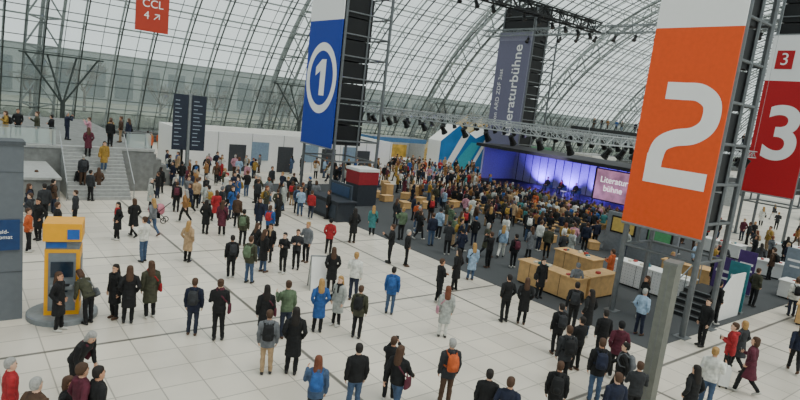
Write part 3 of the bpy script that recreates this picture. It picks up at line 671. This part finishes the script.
TBL = """
58 331 7 k k -80 b k|88 324 11 o k 60 b g|114 318 1 k k 160 k k|128 323 7 k k 20 b k|149 318 1 o k 20 b r|187 262 7 be k 0 d be|
192 335 8 n dj 0 b c|217 340 17 k k 10 b m|117 240 7 k k 150 k r|133 237 14 k k 60 b k|152 236 3 g j 80 d k|143 262 4 w j 90 b g|
230 278 8 k k 20 k c|248 283 8 o j 0 b gn|262 272 7 k j -30 b k|268 262 1 k k 180 k be|282 273 5 k k 170 k k|295 269 13 c k -160 b k|305 262 4 g k 160 d w|
328 254 6 r k 0 k k|310 219 0 r dj 0 b k|327 219 0 k k 90 b k|352 243 7 k k 30 k k|
265 374 8 g be 0 b k|263 342 1 k k 10 k m|291 374 7 k k 0 k n|284 338 4 gn dj 20 b k|317 332 7 b k 20 d k|336 326 1 lg k 160 d k|356 338 8 o k 0 b k|352 300 4 w dj -20 d g|
389 314 8 b j 0 k b|371 236 1 t k 10 d k|389 263 4 k k 90 b k|405 266 16 k k -90 g k|442 337 1 lg w 10 r p|437 303 13 k k -60 b k|454 290 7 k k 60 k be|470 280 1 lb j 20 d k|
459 262 6 n k 40 k k|446 255 5 c k 10 k k|503 322 16 k k 10 k k|521 324 7 k k -20 b k|538 298 1 k k 180 k k|572 302 6 g dj 0 b g|607 286 5 or_ k 30 b k|
554 354 8 k k 0 k c|570 330 2 k k -20 k c|584 338 7 k j 20 k k|560 386 8 c k 0 b k|574 370 13 k k 40 k k|592 402 8 k j 10 b n|612 378 6 m k -10 k k|598 360 0 k k 0 k k|
637 335 16 lb n -60 g k|616 400 2 k k 60 k g|629 424 13 c k 0 b k|312 428 15 j k 0 r b|352 414 0 k j 0 k k|393 416 3 k j -30 b m|444 406 8 c br 10 g or_|
480 440 0 k k 0 k k|500 452 16 n k -20 b k|550 428 8 k k 0 b k|606 444 0 n k 0 b k|684 430 7 k k 20 k k|703 410 4 w j -30 d k|724 378 5 r k 50 b k|744 394 14 m k 50 b r|
735 370 14 c k 30 d k|792 372 3 n k -40 k k|790 316 8 w dj 0 b k|712 324 6 k k -60 b k|700 346 0 k k 90 k k|
75 396 11 k k -120 g m|64 440 10 k k -60 b k|10 440 0 r k -40 g m|80 452 6 m k -30 b br|96 455 0 k k -50 k k|35 470 16 br k -30 g k|
28 252 16 or_ k -60 b k|38 240 7 k k 150 k k|30 232 5 c k 120 b k|44 222 0 c k 60 k k|29 220 1 n k -60 b k|53 213 8 br dj -30 k k|57 246 0 k k -60 b k|36 205 7 k k 40 b k|
80 197 1 k k 20 k k|90 201 0 c k -20 k k|98 197 7 br k 30 b k|75 226 0 c k 90 b k|160 194 1 k k 0 k k|147 188 0 g k 60 b k|150 210 1 lg k -80 g k|
172 186 7 n k 150 k k|181 187 6 k j 0 k k|190 200 14 n k 60 k k|176 212 8 k k 30 b m|205 234 7 k k 0 k k|221 236 1 m k 10 b k|215 222 14 r k 30 b k|
242 246 8 o k 0 k gn|255 262 3 k j -30 b k|236 228 0 br k 0 b k|258 230 1 n k 180 b k|268 240 15 b k 0 b r|277 226 7 k k 60 k k|
387 400 12 k k 5 b k|330 292 7 k k 0 b k|340 208 16 c k 50 g k|400 240 4 gn k 20 d w|418 240 14 k k -40 b k|430 246 0 n j 20 b k|
487 268 12 k k 30 b k|500 258 3 lb w -20 d k|512 268 8 k k 10 k m|528 258 7 g k 20 b k|545 258 0 o k 0 k k|560 262 16 c be 30 g k|
640 318 1 k k 80 b k|661 262 0 c k 100 b k|668 240 7 v k 60 b k|746 245 0 k k 30 b k|760 226 1 w k 0 d k|772 220 3 c w 20 d k|
752 262 14 k k 60 b k|768 280 8 br k 30 b k|756 272 1 c k 10 k k|783 262 7 k k -30 k k|110 147 0 k k 0 b k|128 144 1 n k 60 b k"""
TBL = TBL.replace('\n', '')
for row in TBL.split('|'):
    q = row.split()
    if len(q) < 8: continue
    x, y = float(q[0]), float(q[1]); zz = 2.5 if y < 150 else 0
    p = G(x, y, zz)
    person((p.x, p.y), 51+float(q[5])+random.uniform(-18,18), int(q[2]), q[3], q[4], q[6], q[7], random.uniform(.96, 1.06), z=zz, flip=random.random() < .4)
    occ.append((p.x, p.y))
OB = [(20.6,25.5,31.8,39),(20.6,24,8.4,12.5),(43,50,21.5,42.5),(17.7,19.7,27.6,31.6),(19.9,24,12.6,17),(24,27.6,8.8,17.6),(23.3,28,9,11.3),(50.6,56,15,20),(52,58,44,50),(45,58.3,49.8,53.2),(14.5,36.5,46.5,53.5),(1,6,17.8,20),(-12,10.8,37.5,61),(.8,9,32,38),(10.4,13.2,39.8,46.2),(50,65,57.5,61.5),(30.8,43,22,37),(31,32,14,19.4)]
OB += [(x-.9,x+.9,y-1.6,y+1.6) for x, y, _ in TB]+[(x-.4,x+wd+.4,y-.4,y+3.4) for x, y, wd in BO]
def free(x, y, d):
    for a, b_, c, e_ in OB:
        if a < x < b_ and c < y < e_: return False
    return all((x-u)**2+(y-v)**2 > d*d for u, v in occ)
TOPS = ['k']*7+['c','c','n','n','n','o','o','g','br','be','ca','mu','r','b','lb','w','m','gn','lg','t','p','or_','j']
TRS = ['k','k','k','c','dj','j','j','n','br','be']
def rp(xy, rot, vs, sc, e, z=0):
    person(xy, rot, random.choice(vs), random.choice(TOPS), random.choice(TRS), random.choice('kbbbdgr'), random.choice(['k','c','r','b','g','be','n','mu','w']), random.uniform(*sc), e, z, random.random() < .5)
def crowd(name, n, x0, x1, y0, y1, d, rotf, vs, sc=(.92,1.06)):
    e = empty(name); c = 0; tries = 0
    while c < n and tries < n*40:
        tries += 1; x, y = random.uniform(x0,x1), random.uniform(y0,y1)
        if not free(x, y, d): continue
        occ.append((x, y)); c += 1; rp((x,y), rotf(x, y), vs, sc, e)
allv = [0,1,3,4,5,6,7,8,13,14,15,16,17,2]
stand = [0,1,4,5,6,7,8,13,15,16,17,12]
e = empty('seated_audience')
for x in BR:
    for y0 in (22.5, 29.8):
        y = y0+.4
        while y < y0+6.4:
            if random.random() < .88: rp((x,y), math.degrees(math.atan2(31-y, 60-x))+random.uniform(-10,10), [9,10], (.97,1.03), e)
            y += random.uniform(.62,.72)
face_stage = lambda x, y: math.degrees(math.atan2(31-y, 47-x))+random.uniform(-15,15)
crowd('standing_audience', 75, 27.5, 42.8, 18.5, 39, .55, face_stage, stand)
crowd('visitor_crowd_by_benches', 80, 25, 42, 37, 50, .7, lambda x, y: random.uniform(0,360), allv)
crowd('visitor_crowd_left', 62, 9, 20, 29, 46, .6, lambda x, y: random.uniform(0,360), allv)
crowd('visitor_crowd_right', 65, 27, 60, 4, 19, .7, lambda x, y: random.uniform(0,360), allv)
crowd('visitor_crowd_far', 110, 16, 86, 42, 62, .8, lambda x, y: random.uniform(0,360), allv)
crowd('visitor_crowd_by_counter', 22, 20.5, 28, 17.4, 28, .8, lambda x, y: random.uniform(-60,60), allv)
e = empty('terrace_visitors')
for k in range(13): rp((-2+k*.95+random.uniform(-.3,.3), 39.3+random.uniform(0,2.5) if k % 3 else 42.5), random.uniform(0,360), stand, (.95,1.05), e, 2.5)
for k, (x, st) in enumerate(((6.2,3), (7.4,7), (6.7,11))): rp((x, 35.3+st*.2), 90 if k != 1 else -90, [0,1,7,8], (.98,1.02), e, .178*(st+1))
e = empty('bridge_visitors')
for k in range(30): rp((88.6+random.uniform(0,2.5), 22+k*1.32), 200+random.uniform(-40,40), stand, (1,1), e, 7.1)
e = empty('stage_speakers')
for y in (31, 32.6, 34.2): person((45.55,y), 180, 9 if y != 32.6 else 10, 'k', 'dj', 'b', 'r', 1, e, z=.73)
